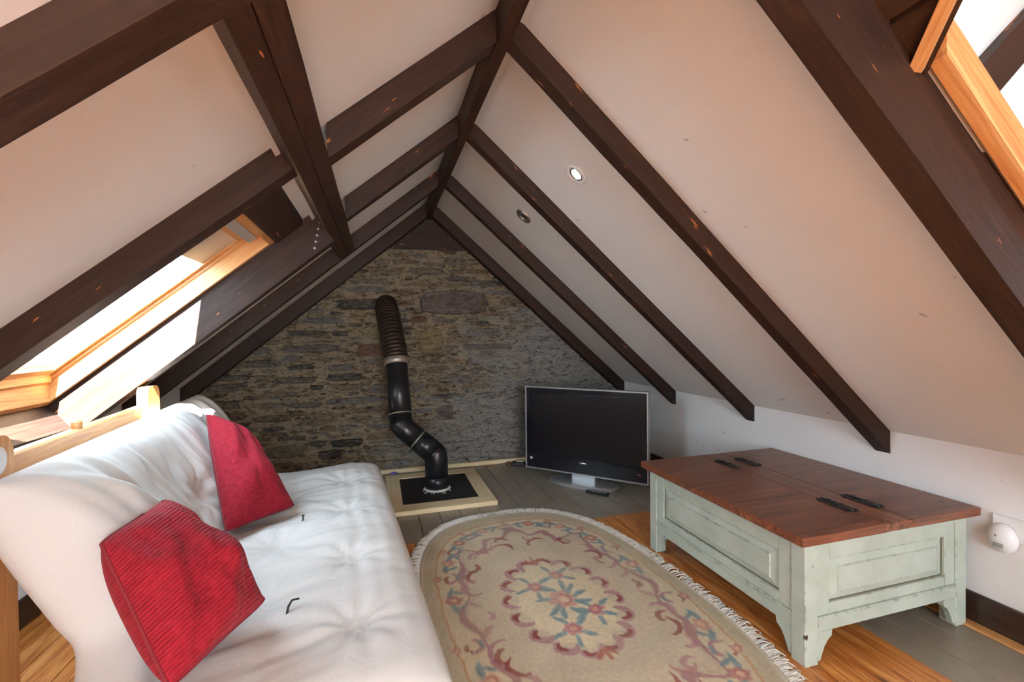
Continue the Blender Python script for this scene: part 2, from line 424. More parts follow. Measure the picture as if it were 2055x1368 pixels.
slope_slab('ceiling_panel', 'L', XL-.1, .46, YB-.1, .661, 2.176, 2.43, M['ceiling'], cl)
# plaster fillet beside the ridge beam
pf = [(.443, zR(.443)-.02), (.500, zR(.500)+.0), (.443, zR(.443)+.01)]
v = [(x, y, z) for y in (.7, YG) for x, z in pf]
S(obj('trim_3', v, [(0, 1, 2), (5, 4, 3), (0, 3, 4, 1), (1, 4, 5, 2), (2, 5, 3, 0)], M['ceiling']))

# ------------------------------------------------------------------ timbers
def timber(name, side, x0, x1, y0, y1, d0, d1, label, seed, jit=.0025, group=None):
    a, b = slopebox(side, x0, x1, y0, y1, d0, d1)
    o = beam(name, a, b, M['beam'], seed=seed, jit=jit); tag(o, label, 'beam', group); return o
rb = beam('ridge_beam', [(.400, YB, 2.13), (.443, YB, 2.13), (.443, YB, 2.27), (.400, YB, 2.27)], [(.400, YG, 2.13), (.443, YG, 2.13), (.443, YG, 2.27), (.400, YG, 2.27)], M['beam'], seed=1, nseg=30, jit=.002)
tag(rb, 'dark brown ridge beam running along the peak of the ceiling', 'beam')
XR0 = .441
timber('rafter', 'R', XR0, XW+.005, 3.85, 3.945, .01, -.115, 'dark rafter lying on the stone gable on the spotlit slope', 2)
timber('rafter', 'R', XR0, XW+.005, 3.07, 3.132, .01, -.105, 'dark rafter ending above the television, beside the unlit downlight', 3)
timber('rafter', 'R', XR0, XW+.005, 2.29, 2.355, .01, -.098, 'dark rafter between the lit downlight and the unlit downlight', 4)
timber('rafter', 'R', XR0, XW+.005, 1.507, 1.570, .01, -.102, 'dark rafter ending on the white wall above the chest', 5, .003)
timber('truss_rafter', 'R', XR0, XW+.005, .672, .738, .01, -.21, 'thick dark rafter with scuffed edge beside the pine trim', 6, .003)
XA, XB = .402, XL+.002
timber('rafter', 'L', XA, XB, 3.85, 3.945, 2.28, 2.142, 'dark rafter lying on the stone gable on the skylight slope', 12)
timber('rafter', 'L', XA, XB, 3.07, 3.135, 2.28, 2.157, 'dark rafter next to the gable rafter at the end of the purlin', 13)
timber('rafter', 'L', XA, -.142, 2.29, 2.355, 2.28, 2.157, 'short dark rafter above the purlin, leading up from the skylight trimmer', 14)
timber('rafter', 'L', XA, -.142, 1.51, 1.575, 2.28, 2.157, 'short dark rafter above the purlin, between two broad white panels', 15, .003)
timber('rafter', 'L', -.235, XB, 1.51, 1.575, 2.36, 2.197, 'dark rafter below the purlin along the skylight edge', 16, .003)
e3 = slopebox('L', XB, XB, 2.29, 2.36, 2.36, 2.10)[0]
s3 = [(-.317, 2.29, zL(-.317, 2.36)), (-.317, 2.36, zL(-.317, 2.36)), (-.190, 2.36, zL(-.190, 2.10)), (-.190, 2.29, zL(-.190, 2.10))]
L3 = tag(beam('skylight_rafter', s3, e3, M['beam'], seed=17, jit=.0015), 'deep dark rafter board beside the skylight, partly in bright sun', 'beam')
timber('truss_rafter', 'L', XA, XB, .655, .722, 2.28, 2.10, 'thick dark rafter near the skylight, largest on its slope', 18, .003)
for i in range(5):
    t = .02+.028*i; q = 2.2-.012*i
    V, Fc = tube([(-.25-t*.2, 2.292, zL(-.25-t*.2, 2.25-t*.9)), (-.25-t*.2, 2.283, zL(-.25-t*.2, 2.25-t*.9))], [.006, .004], 8)
    obj('bolt', V, Fc, M['silver'], L3)
# purlin, square to the slope, with a long drying crack
th = radians(39.51); nrm = Vector((sin(th), 0, -cos(th))); dirx = Vector((cos(th), 0, sin(th)))
pl0 = Vector((-.218, 0, 1.632)); PW = .106; PD = .125
def purlin_pts(y):
    prof = [(0, 0), (.45*PW, 0), (.47*PW, -.012), (.49*PW, 0), (PW, 0), (PW, -PD), (0, -PD)]
    return [pl0+dirx*a+nrm*d+Vector((0, y, 0)) for a, d in prof], prof
V, G, Fc = [], [], []; ns = 26
for i in range(ns+1):
    y = YB+(3.068-YB)*i/ns; pts, prof = purlin_pts(y)
    for k, p in enumerate(pts):
        V.append(p+mnoise.noise_vector(Vector((y*2.3, k*3.1, 4)))*.003); G.append((y, prof[k][0]+3, prof[k][1]+5))
    if i:
        for k in range(7):
            a, b = (i-1)*7+k, (i-1)*7+(k+1) % 7
            Fc.append((a, b, b+7, a+7))
Fc += [tuple(range(7)), tuple(range(ns*7, ns*7+7))[::-1]]
tag(obj('purlin', V, Fc, M['beam'], gc=G), 'heavy dark purlin with a long crack, crossing the skylight slope', 'beam')
# trimmers around the skylight
a, b = slopebox('L', OX1+.005, OX1+.115, OY0-.02, OY1+.012, 2.36, 2.275)
t = beam('skylight_trimmer', [a[0], a[3], b[3], b[0]], [a[1], a[2], b[2], b[1]], M['beam'], nseg=6, seed=20, jit=.001)
tag(t, 'dark trimmer board above the head of the skylight', 'beam')
sp = Vector((OX0-.006, 0, zL(OX0-.006, REF)))
tr4 = [sp-nrm*.05, sp+nrm*.135, sp+nrm*.135-dirx*.065, sp-nrm*.05-dirx*.065]
t = beam('skylight_trimmer', [p+Vector((0, OY0-.02, 0)) for p in tr4], [p+Vector((0, OY1+.012, 0)) for p in tr4], M['beam'], nseg=6, seed=21, jit=.001)
tag(t, 'dark trimmer board under the sill of the skylight', 'beam')
# gable apex board
zt = 1.875; xa = .42-(2.267-zt-.10)/TL; xb = XW-(zt-.09-ZK)/TR
v = [(xa-.1, 3.946, zt), (xb+.1, 3.946, zt), (.46, 3.946, 2.2), (.38, 3.946, 2.2)]; v += [(x, 3.966, z) for x, y, z in v]
tag(obj('apex_board', v, [(0, 1, 2, 3), (7, 6, 5, 4), (0, 4, 5, 1), (1, 5, 6, 2), (2, 6, 7, 3), (3, 7, 4, 0)], M['beam'], gc=[(p[0], p[1], p[2]) for p in v]), 'dark triangular board filling the gable peak above the stones', 'board')

# ------------------------------------------------------------------ skylight (window_1)
w1 = S(empty('window_1', (0, 0, 0)))
def lining(name, x0, x1, y0, y1, d0, d1, along, mat='pine', par=w1):
    a, b = slopebox('L', x0, x1, y0, y1, d0, d1)
    if along == 'x': return beam(name, a, b, M[mat], par, nseg=2, jit=0, seed=random.randint(3, 60))
    return beam(name, [a[0], a[3], b[3], b[0]], [a[1], a[2], b[2], b[1]], M[mat], par, nseg=2, jit=0, seed=random.randint(3, 60))
T_ = .022
lining('side_lining', OX0, OX1, OY1-T_+.012, OY1+.012, 2.290, 2.46, 'x'); lining('side_lining', OX0, OX1, OY0-.012, OY0+T_-.012, 2.290, 2.46, 'x')
lining('head_lining', OX1-T_, OX1, OY0+T_-.012, OY1-T_+.012, 2.290, 2.46, 'y'); lining('sill_lining', OX0, OX0+T_, OY0+T_-.012, OY1-T_+.012, 2.290, 2.46, 'y')
iy0, iy1, ix0, ix1 = OY0+T_-.012, OY1-T_+.012, OX0+T_, OX1-T_
lining('outer_frame', ix0, ix1, iy1-.008, iy1, 2.372, 2.45, 'x'); lining('outer_frame', ix0, ix1, iy0, iy0+.008, 2.372, 2.45, 'x')
lining('outer_frame', ix1-.05, ix1, iy0+.008, iy1-.008, 2.350, 2.45, 'y'); lining('outer_frame', ix0, ix0+.012, iy0+.008, iy1-.008, 2.360, 2.45, 'y')
sash = empty('sash'); sash.parent = w1
sy0, sy1, sx0, sx1 = iy0+.008, iy1-.008, ix0+.012, ix1-.05
lining('sash_rail', sx0, sx1, sy1-.026, sy1, 2.388, 2.44, 'x', par=sash); lining('sash_rail', sx0, sx1, sy0, sy0+.026, 2.388, 2.44, 'x', par=sash)
lining('sash_rail', sx1-.06, sx1, sy0+.026, sy1-.026, 2.380, 2.44, 'y', par=sash); lining('sash_rail', sx0, sx0+.024, sy0+.026, sy1-.026, 2.388, 2.44, 'y', par=sash)
lining('pane', sx0+.024, -.712, sy0+.026, sy1-.026, 2.402, 2.407, 'x', 'glass', sash)
lining('vent_cover', -.712, sx1-.06, sy0+.026, sy1-.026, 2.396, 2.44, 'y', 'silver', sash)
lining('vent_bar', sx1-.022, sx1+.008, sy0+.02, sy1-.02, 2.345, 2.36, 'y', 'greyplastic', w1)

# ------------------------------------------------------------------ dormer on the right slope, pine trimmed
dz = S(empty('wall_dormer'))
for y0_, y1_ in ((.664, .671), (-.99, -.95)):
    pr = [(.48, zR(.48)+.06), (2.231, zR(2.231)+.06), (2.75, .6865), (2.75, 2.3), (.48, 2.3)]
    v = [(x, y0_, z) for x, z in pr]+[(x, y1_, z) for x, z in pr]
    bm = bmesh.new(); vs = [bm.verts.new(p) for p in v]
    for f in [(0, 1, 2, 3, 4), (9, 8, 7, 6, 5)]+[(k, (k+1) % 5, (k+1) % 5+5, k+5) for k in range(5)]: bm.faces.new([vs[i] for i in f])
    bmobj('cheek_panel', bm, M['ceiling'], dz)
box('dormer_ceiling', .45, 2.75, -.99, .67, 2.25, 2.3, M['ceiling'], dz)
box('front_panel', 2.70, 2.75, -.99, .67, .55, 1.12, M['ceiling'], dz); box('front_panel', 2.70, 2.75, -.99, .67, 1.52, 2.3, M['ceiling'], dz)
box('front_panel', 2.70, 2.75, -.99, -.4, 1.12, 1.52, M['ceiling'], dz); box('front_panel', 2.70, 2.75, 0., .67, 1.12, 1.52, M['ceiling'], dz)
box('dormer_sill', 2.231, 2.75, -.99, .67, .66, .70, M['wallwhite'], dz)
added_win3 = S(empty('added_window_3', (2.72, -.20, 1.12)))  # added window, lets sky light in through the dormer front
for a_ in ((-.02, .02, -.20, -.165, 0, .40), (-.02, .02, .165, .20, 0, .40), (-.02, .02, -.165, .165, 0, .035), (-.02, .02, -.165, .165, .365, .40)): box('window_frame', *a_, M['whiteplastic'], added_win3, .004)
box('pane', -.003, .003, -.165, .165, .035, .365, M['glass'], added_win3)
a, b = slopebox('R', 1.085, XW, .630, .662, -.004, .085)
S(beam('trim_4', a, b, M['pine'], nseg=3, jit=0, seed=31))
# pine board climbing from the trim corner
pA = Vector((1.088, .664, zR(1.088))); pB = Vector((.62, .027, zR(.62)))
d_ = (pB-pA).normalized(); up_ = Vector((TR, 0, 1)).normalized(); sd_ = d_.cross(up_).normalized()
q = lambda p: [p-up_*.03, p-up_*.03+sd_*.024, p+up_*.05+sd_*.024, p+up_*.05]
S(beam('trim_5', q(pA), q(pB), M['pine'], nseg=3, jit=0, seed=33))
# dark boards between the truss rafter and the pine trim
def slope_poly(name, pts, d0, d1, mat, label):
    v = [(x, y, zR(x)+d0) for x, y in pts]+[(x, y, zR(x)+d1) for x, y in pts]; n = len(pts)
    f = [tuple(range(n)), tuple(range(n, 2*n))[::-1]]+[(k, (k+1) % n, (k+1) % n+n, k+n) for k in range(n)]
    bm = bmesh.new(); vs = [bm.verts.new(p) for p in v]
    for q_ in f: bm.faces.new([vs[i] for i in q_])
    o = bmobj(name, bm, mat, gc=lambda c: (c[1], c[0], c[2])); tag(o, label, 'board'); return o
slope_poly('dark_board', [(.992, .671), (1.088, .671), (1.085, .661), (.992, .535)], -.02, .02, M['beam'], 'dark board in the corner between the thick rafter and the pine trim')
slope_poly('dark_board', [(.70, .671), (.984, .671), (.984, .524), (.70, .138)], -.02, .02, M['beam'], 'dark board above the pine trim corner, behind a black gap')
# diagonal dark timber on the dormer cheek
dA, dB = Vector((1.235, .634, 1.629)), Vector((1.75, .634, 2.09)); ax = (dB-dA).normalized(); nz = Vector((-ax.z, 0, ax.x))
q = lambda p: [p+Vector((0, -.0, 0))+nz*.0, p+nz*.07, p+nz*.07+Vector((0, .03, 0)), p+Vector((0, .03, 0))]
tag(beam('brace', q(dA), q(dB), M['beam'], nseg=5, seed=35, jit=.0015), 'dark diagonal timber on the white dormer side beyond the pine trim', 'beam')

# ------------------------------------------------------------------ stone gable
def roof_z(x): return min(zL(x)-.02, zR(x)-.01)
gw = []
nx, nz_ = 300, 200; xs = np.linspace(XL-.05, XW+.05, nx); zs = np.linspace(-.02, 1.94, nz_)
Vg = []; 
for z in zs:
    for x in xs:
        h = mnoise.fractal(Vector((x*5, 0, z*13)), 1., 2., 5)*.012+mnoise.noise(Vector((x*1.6, 5, z*2.2)))*.007
        Vg.append((x, YG-.004+h, z))
Fg = []
for j in range(nz_-1):
    for i in range(nx-1):
        if zs[j] > max(roof_z(xs[i]), roof_z(xs[i+1]))+.03: continue
        Fg.append((j*nx+i, j*nx+i+1, (j+1)*nx+i+1, (j+1)*nx+i))
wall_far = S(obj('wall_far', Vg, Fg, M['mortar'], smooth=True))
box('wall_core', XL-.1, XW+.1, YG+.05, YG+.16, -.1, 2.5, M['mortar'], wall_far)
occupied = []
def stone(cx, cz, w, h, proud, mat, seed, n=10, rag=.16):
    r = random.Random(seed); outer, inner = [], []
    base = [(-.49, -.36), (-.2, -.5), (.14, -.47), (.46, -.38), (.5, .04), (.44, .40), (.16, .5), (-.17, .46), (-.45, .38), (-.5, .03)]
    n = len(base)
    for bx_, bz_ in base:
        outer.append(((bx_+r.uniform(-.5, .5)*rag*.55)*w, (bz_*(1-r.uniform(0, rag))+r.uniform(-.5, .5)*rag*.35)*h))
    tl = r.uniform(-.006, .006)
    V = [(x, .016, z) for x, z in outer]+[(x*1., -proud*.55+tl*x/w, z) for x, z in outer]
    V += [(x*(1-.018/w*1.2), -proud+tl*x/w+r.uniform(-.003, .003), z*(1-.010/h)) for x, z in outer]
    V.append((r.uniform(-.2, .2)*w, -proud-r.uniform(0, .004), 0))
    Fc = []
    for k in range(n):
        b = (k+1) % n
        Fc += [(k, b, n+b, n+k), (n+k, n+b, 2*n+b, 2*n+k), (2*n+k, 2*n+b, 3*n)]
    o = obj('stone', V, Fc, mat, wall_far); o.location = (cx, YG-.016, cz); o.rotation_euler = (0, r.uniform(-.03, .03), 0)
    return o
special = [(.63, 1.425, .60, .235, .034, 'slab'), (-.02, 1.03, .30, .115, .014, 'brickred'), (.43, 1.10, .20, .26, .014, 'claypatch'), (.33, 1.285, .14, .06, .006, 'brickred'),
           (-.52, 1.05, .42, .07, .016, 'slab'), (.92, 1.04, .44, .055, .014, 'slab'), (.02, 1.17, .26, .13, .004, 'claypatch'), (1.35, .62, .18, .08, .01, 'slab'), (.55, .47, .14, .15, .008, 'slab')]
for i, s in enumerate(special):
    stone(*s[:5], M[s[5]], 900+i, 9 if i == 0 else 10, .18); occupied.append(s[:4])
def free(cx, cz, w, h):
    return all(abs(cx-a) > (w+c)/2+.006 or abs(cz-b) > (h+d)/2+.005 for a, b, c, d in occupied)
r_ = random.Random(21); cnt = 0; sid = 0
for tier, (w0, w1_, h0, h1, tries, want) in enumerate(((.28, .50, .06, .12, 500, 22), (.18, .34, .045, .09, 1500, 62), (.10, .24, .03, .065, 3500, 110), (.05, .13, .018, .04, 6000, 97))):
    got = 0
    for _ in range(tries):
        w = r_.uniform(w0, w1_); h2 = r_.uniform(h0, h1); cx = r_.uniform(-1.25, 2.15); cz = r_.uniform(.07, 1.83); sid += 1
        if got >= want or cz+h2/2 > min(roof_z(cx-w*.42), roof_z(cx+w*.42))-.05 or not free(cx, cz, w, h2): continue
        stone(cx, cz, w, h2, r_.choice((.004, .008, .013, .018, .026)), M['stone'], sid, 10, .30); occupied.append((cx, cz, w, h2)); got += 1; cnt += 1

# ------------------------------------------------------------------ downlights
def downlight(x, y, lit, label):
    root = empty('downlight', (x, y, zR(x))); tag(root, label, 'downlight')
    nn = Vector((-sin(radians(41.36)), 0, -cos(radians(41.36))))      # into the room
    root.rotation_euler = nn.to_track_quat('Z', 'Y').to_euler()
    def lathe(name, prof, mat, n=28):
        V = [(r*cos(2*pi*k/n), r*sin(2*pi*k/n), z) for r, z in prof for k in range(n)]
        Fc = [(i*n+k, i*n+(k+1) % n, (i+1)*n+(k+1) % n, (i+1)*n+k) for i in range(len(prof)-1) for k in range(n)]
        o = obj(name, V, Fc, mat, root, True); return o
    lathe('trim_ring', [(.056, .0005), (.056, .004), (.050, .009), (.040, .008), (.036, .002)], M['whiteplastic'] if lit else M['chrome'])
    lathe('inner_ring', [(.037, .001), (.034, .007), (.029, .006), (.027, .001)], M['chrome'])
    n = 28
    lm = M['lamp'] if lit else M['lampoff']
    V = [(0, 0, .004)]+[(.027*cos(2*pi*k/n), .027*sin(2*pi*k/n), .002) for k in range(n)]
    obj('lamp', V, [(0, 1+k, 1+(k+1) % n) for k in range(n)], lm, root, True)
    if lit:
        ld = bpy.data.lights.new('downlight_lamp', 'SPOT'); ld.energy = 7; ld.color = (1, .80, .55); ld.spot_size = radians(95); ld.spot_blend = .7; ld.shadow_soft_size = .025
        lo = bpy.data.objects.new('downlight_lamp', ld); COL.objects.link(lo); lo.parent = root; lo.location = (0, 0, .02); lo.rotation_euler = (pi, 0, 0)
M['lamp'] = plain('lit_lamp', (1, .9, .7, 1), .4, emit=((1, .80, .50, 1), 9))
M['lampoff'] = plain('unlit_lamp_glass', (.05, .045, .04, 1), .15)
downlight(.880, 1.927, True, 'lit round downlight in the sloping ceiling')
downlight(.877, 2.705, False, 'unlit chrome downlight in the sloping ceiling')

# ------------------------------------------------------------------ hearth and flue
hearth = empty('hearth_frame', (.395, 3.365, 0)); tag(hearth, 'low pale wooden hearth frame on the grey floor around a black plate', 'hearth')
hx, hy, px, py = .359, .405, .256, .285
for a in ((-hx, hx, -hy, -py), (-hx, hx, py, hy)): box('frame_board', *a, .0005, .031, M['ply'], hearth, .003, 'x')
for a in ((-hx, -px, -py, py), (px, hx, -py, py)): box('frame_board', *a, .0005, .031, M['ply'], hearth, .003, 'y')
pm = plain('soot_black_plate', (.012, .012, .013, 1), .55, .2, .5, 12, .3, 60)
box('plate', -px+.001, px-.001, -py+.001, py-.001, .0005, .027, pm, hearth, .002)
M['flue'] = plain('black_flue_enamel', (.010, .011, .014, 1), .3, .3, .5, 14, .5, 26)
M['flex'] = plain('sooty_flexible_flue', (.022, .013, .009, 1), .48, .4, .6, 22, .3, 60)
M['tape'] = plain('silver_joint', (.42, .37, .31, 1), .4, .7, .4, 60, .5, 90)
flue = empty('flue_pipe', (.395, 3.345, .03)); tag(flue, 'black kinked stove flue rising from the hearth plate into the stone wall', 'flue')
FO = Vector(flue.location)
def fl(name, path, rad, mat, n=24, smooth=True):
    V, Fc = tube([Vector(p)-FO for p in path], rad, n); return obj(name, V, Fc, mat, flue, smooth)
P0, P1, P2 = Vector((.395, 3.345, .028)), Vector((.392, 3.345, .275)), Vector((.152, 3.43, .485))
P3, P4 = Vector((.128, 3.60, .955)), Vector((.072, 3.84, 1.36))
R_ = .083
fl('collar', [P0, P0+Vector((0, 0, .09)), P0+Vector((0, 0, .092))], [R_+.004, R_+.004, R_], M['flue'])
fl('lower_pipe', [P0, P1-(P1-P0).normalized()*.03, P1, P1+(P2-P1).normalized()*.04], [R_]*4, M['flue'])
mid = P1.lerp(P2, .52)
fl('elbow', [P1+(P2-P1).normalized()*.02, mid], R_+.001, M['flue']); fl('elbow', [mid, P2-(P2-P1).normalized()*.03, P2, P2+(P3-P2).normalized()*.06], [R_-.001]*4, M['flue'])
fl('upper_pipe', [P2+(P3-P2).normalized()*.03, P3], R_-.001, M['flue'])
d1 = (P2-P1).normalized(); d2 = (P3-P2).normalized()
fl('joint_ring', [mid-d1*.005, mid+d1*.005], R_+.004, M['tape']); fl('joint_ring', [P2+d2*.085, P2+d2*.093], R_+.003, M['tape'])
# corrugated section bending into the wall
path = []; rads = []
ctrl = [P3-d2*.02, P3+d2*.10, P4-Vector((.0, .03, .05)), Vector((.066, 3.92, 1.40)), Vector((.066, 4.03, 1.41))]
def bez(t):
    p = [c.copy() for c in ctrl]
    while len(p) > 1: p = [p[i].lerp(p[i+1], t) for i in range(len(p)-1)]
    return p[0]
nn_ = 96
for i in range(nn_+1):
    path.append(bez(i/nn_)); rads.append(R_+.006+.0045*sin(i*2*pi/4.))
fl('flexible_liner', path, rads, M['flex'], 24)
fl('clamp', [P3-d2*.035, P3-d2*.03, P3+d2*.015, P3+d2*.02], [R_, R_+.0105, R_+.0105, R_], M['tape'])
# cement ring round the foot
n = 30; V = []
for ring, (rr, zz) in enumerate(((R_+.002, .012), (R_+.008, .010), (R_+.016, .0005))):
    for k in range(n):
        j = .003*mnoise.noise(Vector((k*.9, ring*3, 1))); V.append((cos(2*pi*k/n)*(rr+j), sin(2*pi*k/n)*(rr+j), zz))
Fc = [(r*n+k, r*n+(k+1) % n, (r+1)*n+(k+1) % n, (r+1)*n+k) for r in range(2) for k in range(n)]
obj('cement_ring', V, Fc, M['cement'], flue, True)
for k, an in enumerate((200, 222, 240, 255, 268, 280, 296, 318)):
    a = radians(an); V, Fc = tube([(cos(a)*(R_+.02), sin(a)*(R_+.02), .0), (cos(a+.1*(k % 3-1))*(R_+.026+.009*(k*7 % 4)), sin(a+.1*(k % 3-1))*(R_+.026+.009*(k*7 % 4)), .0)], .0028, 5); obj('cement_splash', V, Fc, M['cement'], flue)

# ------------------------------------------------------------------ television
tvA, tvB = Vector((1.148, 3.541, 0)), Vector((1.828, 2.822, 0)); tvw = (tvB-tvA).length
tvc = (tvA+tvB)/2; tva = atan2(tvB.y-tvA.y, tvB.x-tvA.x)
tv = empty('television', (tvc.x, tvc.y, 0), tva); tag(tv, 'black flat screen television with silver edge standing on the floor', 'television')
hw = tvw/2; z0, z1 = .064, .727
box('back_shell', -hw+.03, hw-.03, .03, .10, z0+.03, z1-.03, M['black'], tv, .02)
bz = box('bezel', -hw+.008, hw-.008, -.012, .035, z0+.008, z1-.008, M['bezel'], tv, .003)
for a in ((-hw, hw, -.018, .035, z1-.011, z1), (-hw, hw, -.018, .035, z0, z0+.011), (-hw, -hw+.011, -.018, .035, z0+.011, z1-.011), (hw-.011, hw, -.018, .035, z0+.011, z1-.011)):
    box('silver_edge', *a, M['silver'], tv, .002)
box('screen', -hw+.055, hw-.055, -.0135, -.008, z0+.125, z1-.055, M['screen'], tv)
for a in ((-hw+.047, hw-.047, z1-.056, z1-.05), (-hw+.047, hw-.047, z0+.118, z0+.125)): box('screen_lip', a[0], a[1], -.016, -.010, a[2], a[3], M['bezel'], tv, .001)
for s in (-1, 1): box('screen_lip', s*(hw-.051)-.004, s*(hw-.051)+.004, -.016, -.010, z0+.118, z1-.05, M['bezel'], tv, .001)
bm = bmesh.new(); bmesh.ops.create_uvsphere(bm, u_segments=20, v_segments=8, radius=1); bmesh.ops.scale(bm, vec=(.033, .0035, .0075), verts=bm.verts[:]); bmesh.ops.translate(bm, vec=(.0, -.013, z0+.092), verts=bm.verts[:])
bmobj('logo', bm, M['chrome'], tv, True)
box('sticker', -hw+.042, -hw+.062, -.0135, -.011, z0+.075, z0+.092, M['whiteplastic'], tv)
box('indicator', hw-.078, hw-.070, -.0135, -.011, z0+.062, z0+.069, M['whiteplastic'], tv)
M['led'] = plain('red_led', (.3, .01, .01, 1), .4, emit=((1, .05, .05, 1), .6)); box('indicator', hw-.064, hw-.058, -.0135, -.011, z0+.061, z0+.068, M['led'], tv)
nk = box('neck', -.095, .095, -.01, .05, .018, z0+.02, M['silver'], tv, .004)
V = []; n = 40
for zz, k in ((.002, 1.), (.014, 1.), (.022, .93)):
    for i in range(n):
        a = 2*pi*i/n; c, s_ = cos(a), sin(a); e = 3.; rr = (abs(c)**e+abs(s_)**e)**(-1/e); V.append((c*rr*.275*k, s_*rr*.115*k-.015, zz))
Fc = [(r*n+i, r*n+(i+1) % n, (r+1)*n+(i+1) % n, (r+1)*n+i) for r in range(2) for i in range(n)]+[tuple(range(n))[::-1], tuple(range(2*n, 3*n))]
obj('stand_base', V, Fc, M['silver'], tv)
# remote control
rm = empty('remote_control', (1.482, 2.942, .0), tva-.02); tag(rm, 'small black remote control lying in front of the television stand', 'remote')
box('case', -.085, .085, -.021, .021, .0008, .018, M['black'], rm, .005)
for i in range(6):
    for j in range(3): box('button', -.062+i*.022, -.050+i*.022, -.014+j*.0105, -.007+j*.0105, .018, .0195, M['greyplastic'], rm, .0005)
# odds and ends by the gable skirting
pc = empty('purple_bow', (.105, 3.832, 0)); tag(pc, 'small crumpled purple scrap beside the hearth', 'scrap')
pmat = plain('purple_paper', (.12, .09, .42, 1), .5)
for k, (dx, dy, dz_, s) in enumerate(((-.012, 0, .014, .020), (.012, .004, .016, .018), (0, -.008, .026, .015))):
    bm = bmesh.new(); bmesh.ops.create_icosphere(bm, subdivisions=2, radius=s)
    for v in bm.verts: v.co *= 1+.45*mnoise.noise(v.co*70+Vector((k*9, 0, 0))); 
    for v in bm.verts: v.co += Vector((dx, dy, dz_)); v.co.z = max(v.co.z, .0006)
    bmobj('crumple', bm, pmat, pc)
tool = empty('cable_adapter', (1.15, 3.80, 0), -.3); tag(tool, 'dark brown and black cable adapter lying by the skirting behind the television', 'adapter')
box('case', -.05, .06, -.03, .03, .0008, .035, M['black'], tool, .008)
box('end_cap', -.10, -.052, -.026, .026, .0008, .03, plain('amber_plastic', (.09, .04, .012, 1), .4), tool, .01)
V, Fc = tube([(.06, .0, .018), (.10, .02, .012), (.15, -.02, .007), (.2, .03, .007), (.24, 0, .007)], .005, 8); obj('cable', V, Fc, M['black'], tool, True)
box('plug_strip', -.01, .05, -.012, .012, .035, .040, M['whiteplastic'], tool, .001)

